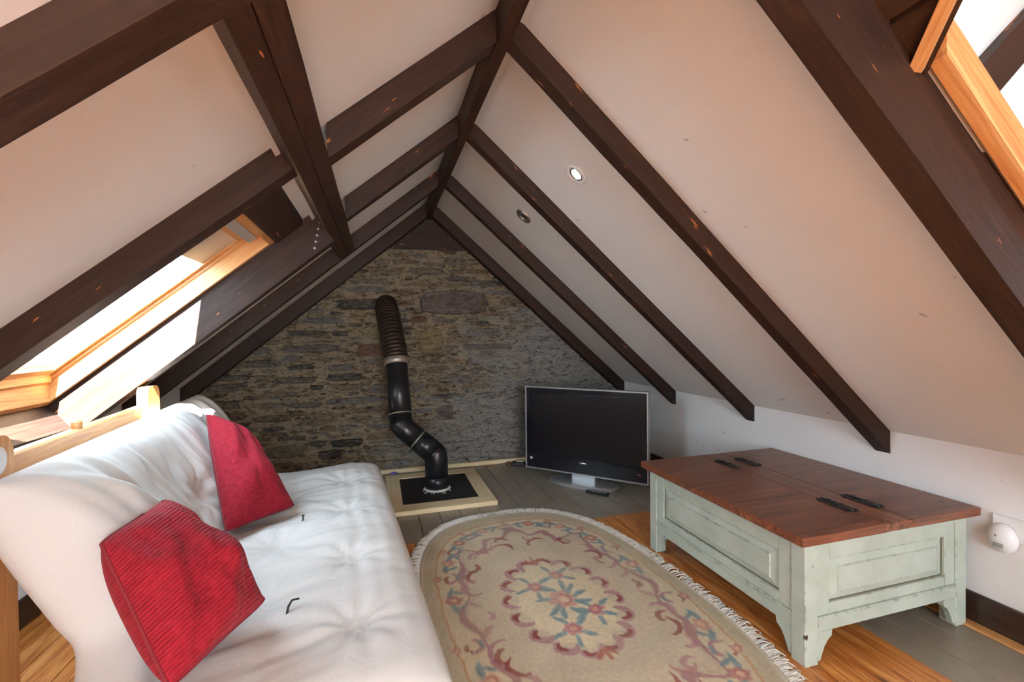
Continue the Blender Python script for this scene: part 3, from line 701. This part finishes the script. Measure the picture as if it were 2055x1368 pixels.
# ------------------------------------------------------------------ chest
cx0, cx1, cy0, cy1, cz = 1.374, 2.176, 1.195, 2.118, .430
chest = empty('chest_table', ((cx0+cx1)/2, (cy0+cy1)/2, 0)); tag(chest, 'sage green distressed chest table with a brown wooden hinged top', 'chest')
CO = Vector(chest.location); W2, D2 = (cx1-cx0)/2, (cy1-cy0)/2
pw = .058
for sx in (-1, 1):
    for sy in (-1, 1):
        x0, x1 = sorted((sx*W2, sx*(W2-pw))); y0, y1 = sorted((sy*D2, sy*(D2-pw)))
        box('post', x0, x1, y0, y1, .0005, cz, M['sage'], chest, .003)
def side(axis, sgn):
    """framed raised panel, bottom rail, brackets on one side; built in (u along side, out, z)"""
    ln = (W2 if axis == 'x' else D2)-pw; outd = D2 if axis == 'x' else W2
    def bx(name, u0, u1, o0, o1, z0_, z1_, mat=M['sage'], bev=.002, par=chest):
        o0, o1 = sorted((sgn*(outd+o0), sgn*(outd+o1)))
        if axis == 'x': return box(name, u0, u1, o0, o1, z0_, z1_, mat, par, bev)
        return box(name, o0, o1, u0, u1, z0_, z1_, mat, par, bev)
    zb = .112
    bx('bottom_rail', -ln, ln, -.024, -.002, zb, zb+.050)
    bx('moulding', -ln, ln, -.014, .003, zb+.044, zb+.054, bev=.003)
    bx('panel_backing', -ln, ln, -.028, -.018, zb+.05, cz)
    st = .055
    bx('stile', -ln, -ln+st, -.022, -.005, zb+.054, cz); bx('stile', ln-st, ln, -.022, -.005, zb+.054, cz)
    bx('rail', -ln+st, ln-st, -.022, -.005, cz-.075, cz); bx('rail', -ln+st, ln-st, -.022, -.005, zb+.054, zb+.092)
    # raised panel with sloping margins
    u0, u1, q0, q1 = -ln+st+.004, ln-st-.004, zb+.096, cz-.079
    mg = .034
    ring = [(u0, q0, -.017), (u1, q0, -.017), (u1, q1, -.017), (u0, q1, -.017), (u0+mg, q0+mg*.75, -.009), (u1-mg, q0+mg*.75, -.009), (u1-mg, q1-mg*.75, -.009), (u0+mg, q1-mg*.75, -.009),
            (u0+mg+.003, q0+mg*.75+.003, -.005), (u1-mg-.003, q0+mg*.75+.003, -.005), (u1-mg-.003, q1-mg*.75-.003, -.005), (u0+mg+.003, q1-mg*.75-.003, -.005)]
    V = [((u, sgn*(outd+o), zz) if axis == 'x' else (sgn*(outd+o), u, zz)) for u, zz, o in ring]
    Fc = [(k, (k+1) % 4, (k+1) % 4+4, k+4) for k in range(4)]+[(k+4, (k+1) % 4+4, (k+1) % 4+8, k+8) for k in range(4)]+[(8, 9, 10, 11)]
    bm = bmesh.new(); vs = [bm.verts.new(p) for p in V]
    for f in Fc: bm.faces.new([vs[i] for i in f])
    bmobj('raised_panel', bm, M['sage'], chest)
    # thin drab lines in the grooves
    for g in ((u0-.004, u1+.004, q1, q1+.003), (u0-.004, u1+.004, q0-.003, q0), (u0-.004, u0, q0, q1), (u1, u1+.004, q0, q1)):
        bx('groove_line', g[0], g[1], -.019, -.0145, g[2], g[3], M['sagegroove'], 0)
    # curved brackets
    for s in (-1, 1):
        prof = [(0, zb), (0, .012), (.012, .014), (.020, .035), (.030, .058), (.045, .078), (.062, .090), (.066, zb)]
        V = []
        for o in (-.003, -.024):
            for u, zz in prof:
                uu = s*(ln-u); oo = sgn*(outd+o); V.append((uu, oo, zz) if axis == 'x' else (oo, uu, zz))
        n = len(prof); Fc = [tuple(range(n)), tuple(range(n, 2*n))[::-1]]+[(k, (k+1) % n, (k+1) % n+n, k+n) for k in range(n)]
        bm = bmesh.new(); vs = [bm.verts.new(p) for p in V]
        for f in Fc: bm.faces.new([vs[i] for i in f])
        bmobj('bracket', bm, M['sage'], chest)
side('x', -1); side('x', 1); side('y', -1); side('y', 1)
box('bottom_board', -W2+.03, W2-.03, -D2+.03, D2-.03, .115, .13, M['walnut'], chest, 0, 'y')
ly0, ly1 = 1.170-CO.y, 2.140-CO.y
lz0, lz1 = .4305, .462
def lidleaf(name, x0, x1, nb, label):
    leaf = empty(name, (0, 0, 0)); leaf.parent = chest
    if label: leaf['label'] = label
    w = (ly1-ly0)/nb
    for i in range(nb):
        box('lid_plank', x0-CO.x, x1-CO.x, ly0+i*w, ly0+(i+1)*w, lz0, lz1, M['walnut'], leaf, .0012, 'x')
    return leaf
lidleaf('lid_leaf', 1.335, 1.7175, 3, None); lidleaf('lid_leaf', 1.8505, 2.212, 3, None)
box('lid_rail', 1.7195-CO.x, 1.8485-CO.x, ly0, ly1, lz0, lz1, M['walnut'], chest, .003, 'y')
def hinge(x, y):
    root = empty('hinge', (x-CO.x, y-CO.y, lz1)); root.parent = chest; root['label'] = 'black iron scroll hinge'
    V, Fc = tube([(0, -.068, .004), (0, .068, .004)], .0055, 8); obj('pin', V, Fc, M['iron'], root, True)
    for s in (-1, 1):
        bm = bmesh.new()
        for k in range(5):
            yy = -.054+k*.027; rr = .013 if k % 2 else .019
            bmesh.ops.create_uvsphere(bm, u_segments=8, v_segments=5, radius=1, matrix=Matrix.Translation((s*.014, yy, .0025)) @ Matrix.Diagonal((rr, .011, .0042, 1)))
        bm_box(bm, min(0, s*.022), max(0, s*.022), -.058, .058, .0, .0035)
        for yy in (-.064, .064): bmesh.ops.create_uvsphere(bm, u_segments=8, v_segments=5, radius=1, matrix=Matrix.Translation((s*.012, yy, .002)) @ Matrix.Diagonal((.007, .016, .004, 1)))
        bmobj('hinge_plate', bm, M['iron'], root)
for hx_ in (1.7185, 1.8495):
    for hy_ in (1.355, 1.945): hinge(hx_, hy_)

# ------------------------------------------------------------------ socket and plug-in device
sk = empty('wall_socket', (XW, 1.068, .408)); tag(sk, 'white double wall socket above the dark skirting', 'socket')
box('plate', -.012, -.0005, -.073, .073, -.043, .043, M['whiteplastic'], sk, .003)
box('rocker_switch', -.016, -.012, -.06, -.045, .015, .033, M['whiteplastic'], sk, .001)
for yy in (-.035,):
    for a in ((-.004, .004, .006, .014), (-.014, -.006, -.012, -.008), (.006, .014, -.012, -.008)): box('pin_hole', -.0128, -.0118, yy+a[0], yy+a[1], a[2], a[3], M['black'], sk)
pd = empty('plug_in_device', (XW-.0125, 1.108, .370)); tag(pd, 'round white plug-in device with a small grille on the wall socket', 'plug device')
bm = bmesh.new(); bmesh.ops.create_uvsphere(bm, u_segments=32, v_segments=16, radius=1)
for v in bm.verts:
    v.co = Vector((-max(0, v.co.x)*.034, v.co.y*.046, v.co.z*.054)) if v.co.x > 0 else Vector((0, v.co.y*.046, v.co.z*.054))
bmobj('body', bm, M['whiteplastic'], pd, True)
for i in range(5): box('grille_slot', -.0330+abs(i-2)*.0012-.004, -.0275, -.016+i*.0065, -.0125+i*.0065, -.030, -.014, M['greyplastic'], pd, .0004)
box('lens', -.0345, -.031, .004, .008, .010, .014, M['black'], pd)

# ------------------------------------------------------------------ rug
RC = Vector((.742, 1.80)); RA, RB, RE = .578, .99, 2.75
def paint_rug(X, Y):
    """print of the rug: X across, Y along (metres), returns linear rgb"""
    def c(*v): return np.array(lin(*v)[:3])
    X0, Y0 = X, Y
    nv_ = [mnoise.noise_vector((a*16, b*16, 2.)) for a, b in zip(X, Y)]; nw_ = [mnoise.noise_vector((a*60, b*60, 4.)) for a, b in zip(X, Y)]
    inn = np.clip((.95-(np.abs(X/RA)**RE+np.abs(Y/RB)**RE)**(1/RE))/.08, 0, 1)
    X = X+inn*(np.array([v.x for v in nv_])*.011+np.array([v.x for v in nw_])*.004); Y = Y+inn*(np.array([v.y for v in nv_])*.011+np.array([v.y for v in nw_])*.004)
    n = X.size; out = np.tile(c(192, 178, 154), (n, 1))
    rho = (np.abs(X/RA)**RE+np.abs(Y/RB)**RE)**(1/RE); th_ = np.arctan2(Y/RB, X/RA)
    def over(mask, col): 
        m = np.clip(mask, 0, 1)[:, None]; out[:] = out*(1-m)+np.array(col)*m
    sm = lambda d, w=.004: np.clip(.5-d/w, 0, 1)          # d<0 inside
    aX, aY = np.abs(X), np.abs(Y)
    # inner edge of the flowered border: scalloped, with deep cartouches
    edge = .69+.035*np.cos(8*th_)+.03*np.cos(16*th_+.6)-.07*np.exp(-((np.abs(np.abs(th_)-pi/2)-.62)/.12)**2)
    over(sm(edge-rho, .02), c(202, 188, 160))
    over(sm(np.abs(rho-edge)-.019-.010*np.cos(12*th_), .012)*.85, c(152, 108, 114))
    over(sm(np.abs(rho-edge+.035)-.006, .012)*.5*(np.cos(8*th_) > -.2), c(176, 140, 128))
    over(sm(.862-rho, .01), c(190, 176, 150))
    over(sm(np.abs(rho-.866)-.008, .008)*.8, c(182, 140, 100))
    over(sm(np.abs(rho-.93)-.035, .02)*.55, c(176, 164, 140))
    over(sm(.968-rho, .01), c(204, 196, 180))
    def pt(x, y): return (x, y)
    def ell(x, y, a, b, ang, col, al=1.):
        dx, dy = X-x, Y-y; u = dx*cos(ang)+dy*sin(ang); v = -dx*sin(ang)+dy*cos(ang)
        m = (np.abs(dx)+np.abs(dy)) < 2*(a+b)
        d = np.sqrt((u/a)**2+(v/b)**2)-1; over(np.where(m, sm(d, .35), 0)*al, col)
    def arc(x, y, r, w, a0, span, col, al=1.):
        dx, dy = X-x, Y-y; d = np.hypot(dx, dy); a = (np.arctan2(dy, dx)-a0+pi) % (2*pi)-pi
        tp = np.clip(1-(np.abs(a)/span)**2, 0, 1); over(sm(np.abs(d-r)-w*np.sqrt(tp), .004)*(np.abs(a) < span)*al, col)
    def flower(x, y, s, col=(176, 112, 108), mid=(206, 170, 140), rot=0.):
        for k in range(6):
            a = rot+2*pi*k/6; ell(x+cos(a)*s*.6, y+sin(a)*s*.6, s*.52, s*.40, a, c(*col), .75)
        ell(x, y, s*.36, s*.36, 0, c(*mid)); arc(x, y, s*.62, s*.08, rot, 2., c(140, 70, 72), .6)
    def leaf(x, y, l, a, col=(116, 142, 148), al=.85):
        ell(x, y, l, l*.34, a, c(*col), al); ell(x+cos(a)*l*.2, y+sin(a)*l*.2, l*.6, l*.10, a, c(84, 112, 116), al*.7)
    # centre medallion
    ma, mb = .195, .300
    mr = np.hypot(X/ma, Y/mb); mt = np.arctan2(Y/mb, X/ma)
    over(sm(mr-1-.05*np.cos(14*mt), .05), c(208, 193, 162))
    for k in range(16):
        a = 2*pi*(k+.5)/16; x, y = cos(a)*ma*1.03, sin(a)*mb*1.03; oa = atan2(sin(a)/mb, cos(a)/ma)
        arc(x, y, .044, .017, oa+.35, 1.7, c(166, 128, 130), .9); arc(x+.01*cos(oa), y+.01*sin(oa), .027, .011, oa-.5, 1.2, c(128, 62, 62), .9)
    for s in (-1, 1):
        for k in (-1, 0, 1): ell(k*.022, s*(mb*1.2-.012*abs(k)), .03, .008, s*pi/2-k*.6*s, c(160, 92, 70), .9)
    flower(0, 0, .060, (188, 136, 128), (212, 184, 160)); [leaf(cos(a)*.085, sin(a)*.10, .042, a+.2) for a in (.2, 1.1, 1.9, 2.9, 4.2, 5.0, 5.9)]
    for a, d in ((.6, .10), (2.2, .11), (3.7, .10), (5.3, .11)): leaf(cos(a)*d*.75, sin(a)*d*1.1, .045, a+.3)
    for sx, sy in ((.05, .19), (-.05, -.19), (-.08, .13), (.09, -.11)):
        flower(sx, sy, .036, (168, 106, 116), (196, 150, 130))
        for a in (.5, 2.0, 3.4, 4.6, 5.6): leaf(sx+cos(a)*.062, sy+sin(a)*.07, .036, a)
    # field scrolls
    for s in (-1, 1):
        for q in (-1, 1):
            arc(s*.30, q*.30, .05, .011, (0 if s > 0 else pi)+q*s*.4, 1.5, c(134, 66, 66), .9); arc(s*.33, q*.22, .06, .012, (0 if s > 0 else pi)-q*s*.5, 1.4, c(166, 124, 130), .85)
            arc(s*.10, q*.52, .055, .010, q*pi/2+.5*s, 1.4, c(140, 72, 70), .85); arc(s*.22, q*.47, .05, .009, q*pi/2-.3*s, 1.3, c(168, 120, 118), .8)
            ell(s*.37, q*.10, .05, .013, q*s*.9, c(170, 134, 126), .8)
    # border flowers, leaves, curls
    nb = 30
    for k in range(nb):
        t = 2*pi*(k+.5)/nb; e = 2/RE; x = math.copysign(abs(cos(t))**e, cos(t))*RA*.775; y = math.copysign(abs(sin(t))**e, sin(t))*RB*.80
        ta = atan2(cos(t)*RB, -sin(t)*RA)
        if k % 2 == 0:
            flower(x, y, .036, (170, 104, 104) if k % 4 else (186, 140, 126))
            for j in (-1, 1):
                leaf(x+cos(ta)*.062*j, y+sin(ta)*.062*j, .040, ta+j*.3); leaf(x+cos(ta)*.055*j-sin(ta)*.03, y+sin(ta)*.055*j+cos(ta)*.03, .030, ta-j*.8)
        else:
            arc(x, y, .042, .010, ta+1.2, 1.6, c(160, 112, 122), .85); arc(x+.01, y-.01, .026, .008, ta-1.6, 1.3, c(138, 70, 66), .85); leaf(x-sin(ta)*.045, y+cos(ta)*.03, .030, ta, al=.7); flower(x+sin(ta)*.05, y-cos(ta)*.04, .022, (182, 136, 128))
    for k in range(22):
        t = 2*pi*k/22; e = 2/RE; x = math.copysign(abs(cos(t))**e, cos(t))*RA*.60; y = math.copysign(abs(sin(t))**e, sin(t))*RB*.62; ta = atan2(cos(t)*RB, -sin(t)*RA)
        arc(x, y, .034, .011, ta+(1.2 if k % 2 else -1.9), 1.6, c(134, 68, 68) if k % 3 == 0 else c(164, 120, 124), .8)
    # wool is never one even tone
    nz0 = np.array([mnoise.fractal((a*3, b*3, 11), 1., 2., 4) for a, b in zip(X, Y)])
    out = out*(1-.28*np.clip(.4+nz0, 0, 1))[:, None]+c(186, 174, 152)*(.28*np.clip(.4+nz0, 0, 1))[:, None]
    nz1 = np.array([mnoise.noise((a*9, b*9, 0)) for a, b in zip(X, Y)]); nz2 = np.array([mnoise.noise((a*70, b*70, 3)) for a, b in zip(X, Y)])
    out *= (1+.12*nz1+.16*nz2)[:, None]
    return np.clip(out, 0, 1)
NU, NV = 190, 320
rug = empty('rug', (RC.x, RC.y, 0), radians(3.)); tag(rug, 'oval cream and mauve floral rug with a white fringe on the floor', 'rug')
V, Fc = [(0, 0, .013)], []
# concentric grid so that the outline is clean
NR, NT = 170, 520
ts = np.linspace(0, 2*pi, NT, endpoint=False); e = 2/RE
ex = np.sign(np.cos(ts))*np.abs(np.cos(ts))**e*RA; ey = np.sign(np.sin(ts))*np.abs(np.sin(ts))**e*RB
rs = np.linspace(0, 1, NR+1)[1:]
gx = (rs[:, None]*ex[None]).ravel(); gy = (rs[:, None]*ey[None]).ravel()
hz = np.where(np.repeat(rs, NT) > .985, .006, .0125)
hz = hz+.0012*np.array([mnoise.noise((a*14, b*14, 7)) for a, b in zip(gx, gy)])
V += list(zip(gx.tolist(), gy.tolist(), hz.tolist()))
V += [(x, y, .001) for x, y in zip(ex.tolist(), ey.tolist())]
for k in range(NT): Fc.append((0, 1+k, 1+(k+1) % NT))
for i in range(NR):
    for k in range(NT):
        a, b = 1+i*NT+k, 1+i*NT+(k+1) % NT; Fc.append((a, a+NT, b+NT, b))
me = bpy.data.meshes.new('pile'); me.from_pydata(V, [], Fc); me.update()
cols = paint_rug(np.concatenate([[0], gx, ex]), np.concatenate([[0], gy, ey]))
ca = me.color_attributes.new('print', 'FLOAT_COLOR', 'POINT')
ca.data.foreach_set('color', np.concatenate([cols, np.ones((len(cols), 1))], 1).astype(np.float32).ravel())
m, nt, b = newmat('rug_wool'); at = N(nt, 'ShaderNodeAttribute', attribute_name='print'); nt.links.new(at.outputs['Color'], b.inputs['Base Color'])
b.inputs['Roughness'].default_value = .95; b.inputs['Specular IOR Level'].default_value = .1
bump(nt, b, noise_tex(nt, coords(nt), 420, 3), .5, .003)
link('pile', me, m, rug, True)
V, Fc = [], []
for k in range(1500):
    t = 2*pi*(k+random.random()*.9)/1500; x, y = math.copysign(abs(cos(t))**e, cos(t))*RA, math.copysign(abs(sin(t))**e, sin(t))*RB
    nrm_ = Vector((math.copysign(abs(x/RA)**(RE-1), x)/RA, math.copysign(abs(y/RB)**(RE-1), y)/RB, 0)).normalized(); tan_ = Vector((-nrm_.y, nrm_.x, 0))
    l = random.uniform(.045, .070); b1 = random.uniform(-.5, .5); b2 = b1+random.uniform(-.7, .7)
    p = Vector((x, y, .006))-nrm_*.006; pts = [p, p+nrm_*l*.35+tan_*l*.35*b1*.6+Vector((0, 0, random.uniform(.002, .010))), p+nrm_*l*.7+tan_*l*.5*b1+Vector((0, 0, random.uniform(-.002, .008))), p+nrm_*l*.95+tan_*l*.7*b2]
    pts[3].z = random.uniform(.002, .006); w = random.uniform(.0016, .0028); s0 = len(V)
    vv, ff = tube(pts, [w, w*1.1, w, w*.5], 4, False); V += vv; Fc += [tuple(i+s0 for i in f) for f in ff]
fr = obj('fringe', V, Fc, plain('cream_fringe', (.78, .74, .68, 1), .95), rug); fr['kind'] = 'stuff'

# ------------------------------------------------------------------ futon sofa
SR = radians(5.); SE = Vector((-sin(SR), cos(SR), 0)); SN = Vector((cos(SR), sin(SR), 0))
sofa = empty('futon_sofa', (-.03, 2.99, 0), SR); tag(sofa, 'white futon sofa with a folded mattress on a pine frame', 'sofa')
# local frame: +y along the sofa (far end 0, near end negative), +x towards the room
def chaikin(p, n=3):
    for _ in range(n):
        q = [p[0]]
        for a, b in zip(p[:-1], p[1:]): q += [a.lerp(b, .25), a.lerp(b, .75)]
        p = q+[p[-1]]
    return p
ctr = chaikin([Vector(v) for v in ((.02, 0, .318), (-.25, 0, .312), (-.54, 0, .295), (-.68, 0, .32), (-.73, 0, .44), (-.94, 0, .835))], 4)
cum = [0.]
for a, b in zip(ctr[:-1], ctr[1:]): cum.append(cum[-1]+(b-a).length)
LA = cum[-1]
def center(a):
    d = a*LA
    for i in range(len(cum)-1):
        if cum[i+1] >= d or i == len(cum)-2:
            t = (d-cum[i])/(cum[i+1]-cum[i]); p = ctr[i].lerp(ctr[i+1], t); lo, hi = max(0, i-3), min(len(ctr)-1, i+4); tg = (ctr[hi]-ctr[lo]).normalized(); break
    return p, Vector((tg.z, 0, -tg.x)) if True else None
SL = 1.95; T0 = .165
tufts = [(.16, -.40), (.16, -.85), (.16, -1.30), (.16, -1.7), (.36, -.62), (.36, -1.1), (.36, -1.5), (.72, -.45), (.72, -.95), (.72, -1.4), (.56, -.8), (.56, -1.25)]
def mattress_pt(a, s, top):
    c, n = center(a)
    bk = max(0., min(1., (a-.52)/.16)); bk = bk*bk*(3-2*bk)
    y = -s*(SL-.28*bk)
    ea = (1-abs(2*a-1)**9)**.5 if 0 < a < 1 else 0; es = (1-abs(2*s-1)**16)**.5 if 0 < s < 1 else 0
    T = T0*ea*es
    back = max(0., min(1., (a-.60)/.12))
    # the near end of the back slumps forward into a plump roll
    roll = back*math.exp(-((y+1.46)/.26)**2)
    T += .05*roll*ea*es
    off = 1. if top else -1.
    h = off*T/2
    if top:
        yc = -1.22-(a-.62)/.38*.40
        h += (.015*roll+.05*back/(1+math.exp(max(-30, min(30, (y-yc)/.014)))))*ea*es
        w = 0.
        for ta, tsy in tufts:
            d2_ = ((a-ta)*LA)**2+(y-tsy)**2; w -= .018*math.exp(-d2_/.004)
            an = atan2(y-tsy, (a-ta)*LA); w += .004*math.cos(9*an+ta*40)*math.exp(-d2_/.02)
        fold = mnoise.noise(Vector((y*11, a*2.2, 1.)))*.015+mnoise.noise(Vector((y*24+a*6, a*3.5, 5.)))*.010+(.012*max(0., mnoise.noise(Vector((y*15+a*9, a*1.6, 15.)))-.1))
        w += fold*(.35+.85*back)
        w += mnoise.noise(Vector((y*5, a*9, 9.)))*.008
        # creases pulled across the front roll of the seat
        w += (.0011*sin(a*LA*95+3*mnoise.noise(Vector((y*3, 0, 0)))))*math.exp(-((a-.10)/.10)**2)
        h += w*1.35*ea*es
    p = c+n*h
    return (p.x, y, p.z)
NA, NS = 110, 170
aa = [.5-.5*cos(pi*i/NA) for i in range(NA+1)]; ss = [(.5-.5*cos(pi*j/NS))*.35+.65*j/NS for j in range(NS+1)]
V, Fc = [], []
for top in (True, False):
    for i in range(NA+1):
        for j in range(NS+1): V.append(mattress_pt(aa[i], ss[j], top))
nl = (NA+1)*(NS+1)
for t_ in (0, 1):
    for i in range(NA):
        for j in range(NS):
            q = (i*(NS+1)+j, i*(NS+1)+j+1, (i+1)*(NS+1)+j+1, (i+1)*(NS+1)+j); q = tuple(k+t_*nl for k in q); Fc.append(q if t_ == 0 else q[::-1])
bm = bmesh.new(); vs = [bm.verts.new(p) for p in V]
for f in Fc: bm.faces.new([vs[i] for i in f])
bmesh.ops.remove_doubles(bm, verts=bm.verts[:], dist=.0006)
mat_ = bmobj('mattress', bm, M['cotton'], sofa, True)
def tie(a, s, path):
    c = Vector(mattress_pt(a, s, True)); V, Fc = tube([c+Vector(p) for p in path], .0032, 6); obj('tie', V, Fc, M['thread'], mat_, True)
tie(.60, .70, ((0, 0, -.01), (.02, -.01, .06), (.03, .0, .10), (.035, .015, .105), (.04, .03, .05), (.05, .05, .0)))
tie(.30, .475, ((0, 0, -.004), (.004, .004, .012), (.0, .012, .02), (.006, .02, .016)))
tie(.30, .82, ((0, 0, -.004), (.004, .015, .012), (.012, .03, .02), (.03, .035, .018)))
# pine frame
def fbox(name, x0, x1, y0, y1, z0_, z1_, grain='y', bev=.006): return box(name, x0, x1, y0, y1, z0_, z1_, M['pine'], sofa, bev, grain)
fbox('back_rail', -1.02, -.985, -1.72, -.42, .795, .865)
def post(y0, y1, zt_):
    prof = [(y0, .0005), (y1, .0005)]+[(y1-.045+.045*cos(a), zt_-.045+.045*sin(a)) for a in np.linspace(0, pi/2, 6)]+[(y0+.03+.03*cos(a), zt_-.03+.03*sin(a)) for a in np.linspace(pi/2, pi, 5)]
    n = len(prof); V = [(x, y, zz) for x in (-1.005, -.965) for y, zz in prof]
    Fc = [tuple(range(n)), tuple(range(n, 2*n))[::-1]]+[(k, (k+1) % n, (k+1) % n+n, k+n) for k in range(n)]
    bm = bmesh.new(); vs = [bm.verts.new(p) for p in V]
    for f in Fc: bm.faces.new([vs[i] for i in f])
    return bmobj('back_post', bm, M['pine'], sofa, gc=lambda c: (c[2], c[0]+3, c[1]+2))
post(-.632, -.495, .943); pn = post(-1.66, -1.50, .925)
V, Fc = tube([(-.9649, -1.575, .87), (-.957, -1.575, .87), (-.955, -1.575, .87)], [.034, .034, .026], 20); obj('bolt_cap', V, Fc, M['whiteplastic'], pn)
V, Fc = tube([(-1.0, -1.12, .862), (-1.0, -1.12, .885), (-1.0, -1.12, .892)], [.014, .014, .008], 14); obj('peg', V, Fc, M['pine'], sofa, gc=[tuple(v) for v in V])
fbox('seat_rail', -.06, -.02, -1.90, -.05, .12, .205); fbox('seat_rail', -.80, -.76, -1.90, -.05, .12, .20)
for k in range(7): fbox('slat', -.76, -.06, -1.86+k*.29, -1.78+k*.29, .175, .197, 'x', .003)
for x in (-.08, -.80):
    for y in (-1.85, -.12): fbox('leg', x, x+.05, y, y+.05, .0005, .125, 'z')

# ------------------------------------------------------------------ red cushions
def cushion(name, corners, T, label, seed, sag=.1, bulge=(0, 0)):
    """corners: bl, br, tr, tl (world). soft pillow skinned over the warped square; face = side of +normal"""
    bl, br, tr_, tl_ = [Vector(c) for c in corners]; base = (bl+br)/2
    root = empty(name, base); tag(root, label, 'cushion')
    nv = ((br-bl).cross(tl_-bl)).normalized()
    n = 64; V, G, Fc = [], [], []
    wd = (br-bl).length; ht = (tl_-bl).length
    def pos(u, v, sgn):
        uu = u*(1-.03*(1-v*v))*(1-.035*v**6); vv = v*(1-.03*(1-u*u))*(1-.035*u**6)
        a, b = (uu+1)/2, (vv+1)/2
        p = bl.lerp(br, a).lerp(tl_.lerp(tr_, a), b)
        pr = max(0, (1-abs(u)**2.6))**.5*max(0, (1-abs(v)**2.6))**.5
        h = sgn*T/2*pr
        if sgn > 0:
            h += (mnoise.noise(Vector((u*1.7+seed, v*1.7, 0)))*.030+mnoise.noise(Vector((u*4.5+seed, v*3., 2)))*.010)*pr
            h += -.035*math.exp(-((v-.55+.2*u)/.13)**2)*pr*bulge[0]
            h += .045*math.exp(-((v-.05)**2+(u-.3)**2)/.25)*pr*bulge[1]
        return p+nv*h-base, a, b
    for sgn in (1, -1):
        for i in range(n+1):
            for j in range(n+1):
                p, a, b = pos(-cos(pi*i/n), -cos(pi*j/n), sgn); V.append(p); G.append((a*wd, b*ht, sgn*.1+seed))
    nl_ = (n+1)**2
    for t_ in (0, 1):
        for i in range(n):
            for j in range(n):
                q_ = (i*(n+1)+j, (i+1)*(n+1)+j, (i+1)*(n+1)+j+1, i*(n+1)+j+1); q_ = tuple(k+t_*nl_ for k in q_); Fc.append(q_ if t_ == 0 else q_[::-1])
    cov = obj('cover', V, Fc, M['red'], root, True, gc=G)
    edge = []
    for k in range(4):
        for t in np.linspace(-1, 1, 24, endpoint=False):
            u, v = ((t, -1), (1, t), (-t, 1), (-1, -t))[k]; edge.append(pos(u, v, 0)[0])
    edge.append(edge[0]); Vt, Ft = tube(edge, .0045, 6, False); obj('seam', Vt, Ft, M['piping'], root, True)
    return root
cushion('red_cushion', [(-.555, 1.91, .425), (-.355, 2.14, .42), (-.585, 2.35, .71), (-.755, 2.37, .81)], .17, 'dark red ribbed cushion leaning on the futon back towards the stone wall', 3.1)
cushion('red_cushion', [(-.41, 1.05, .45), (-.30, 1.36, .44), (-.585, 1.50, .70), (-.60, 1.22, .70)], .19, 'dark red ribbed cushion lying at the plump near end of the futon', 8.4, bulge=(.25, .5))
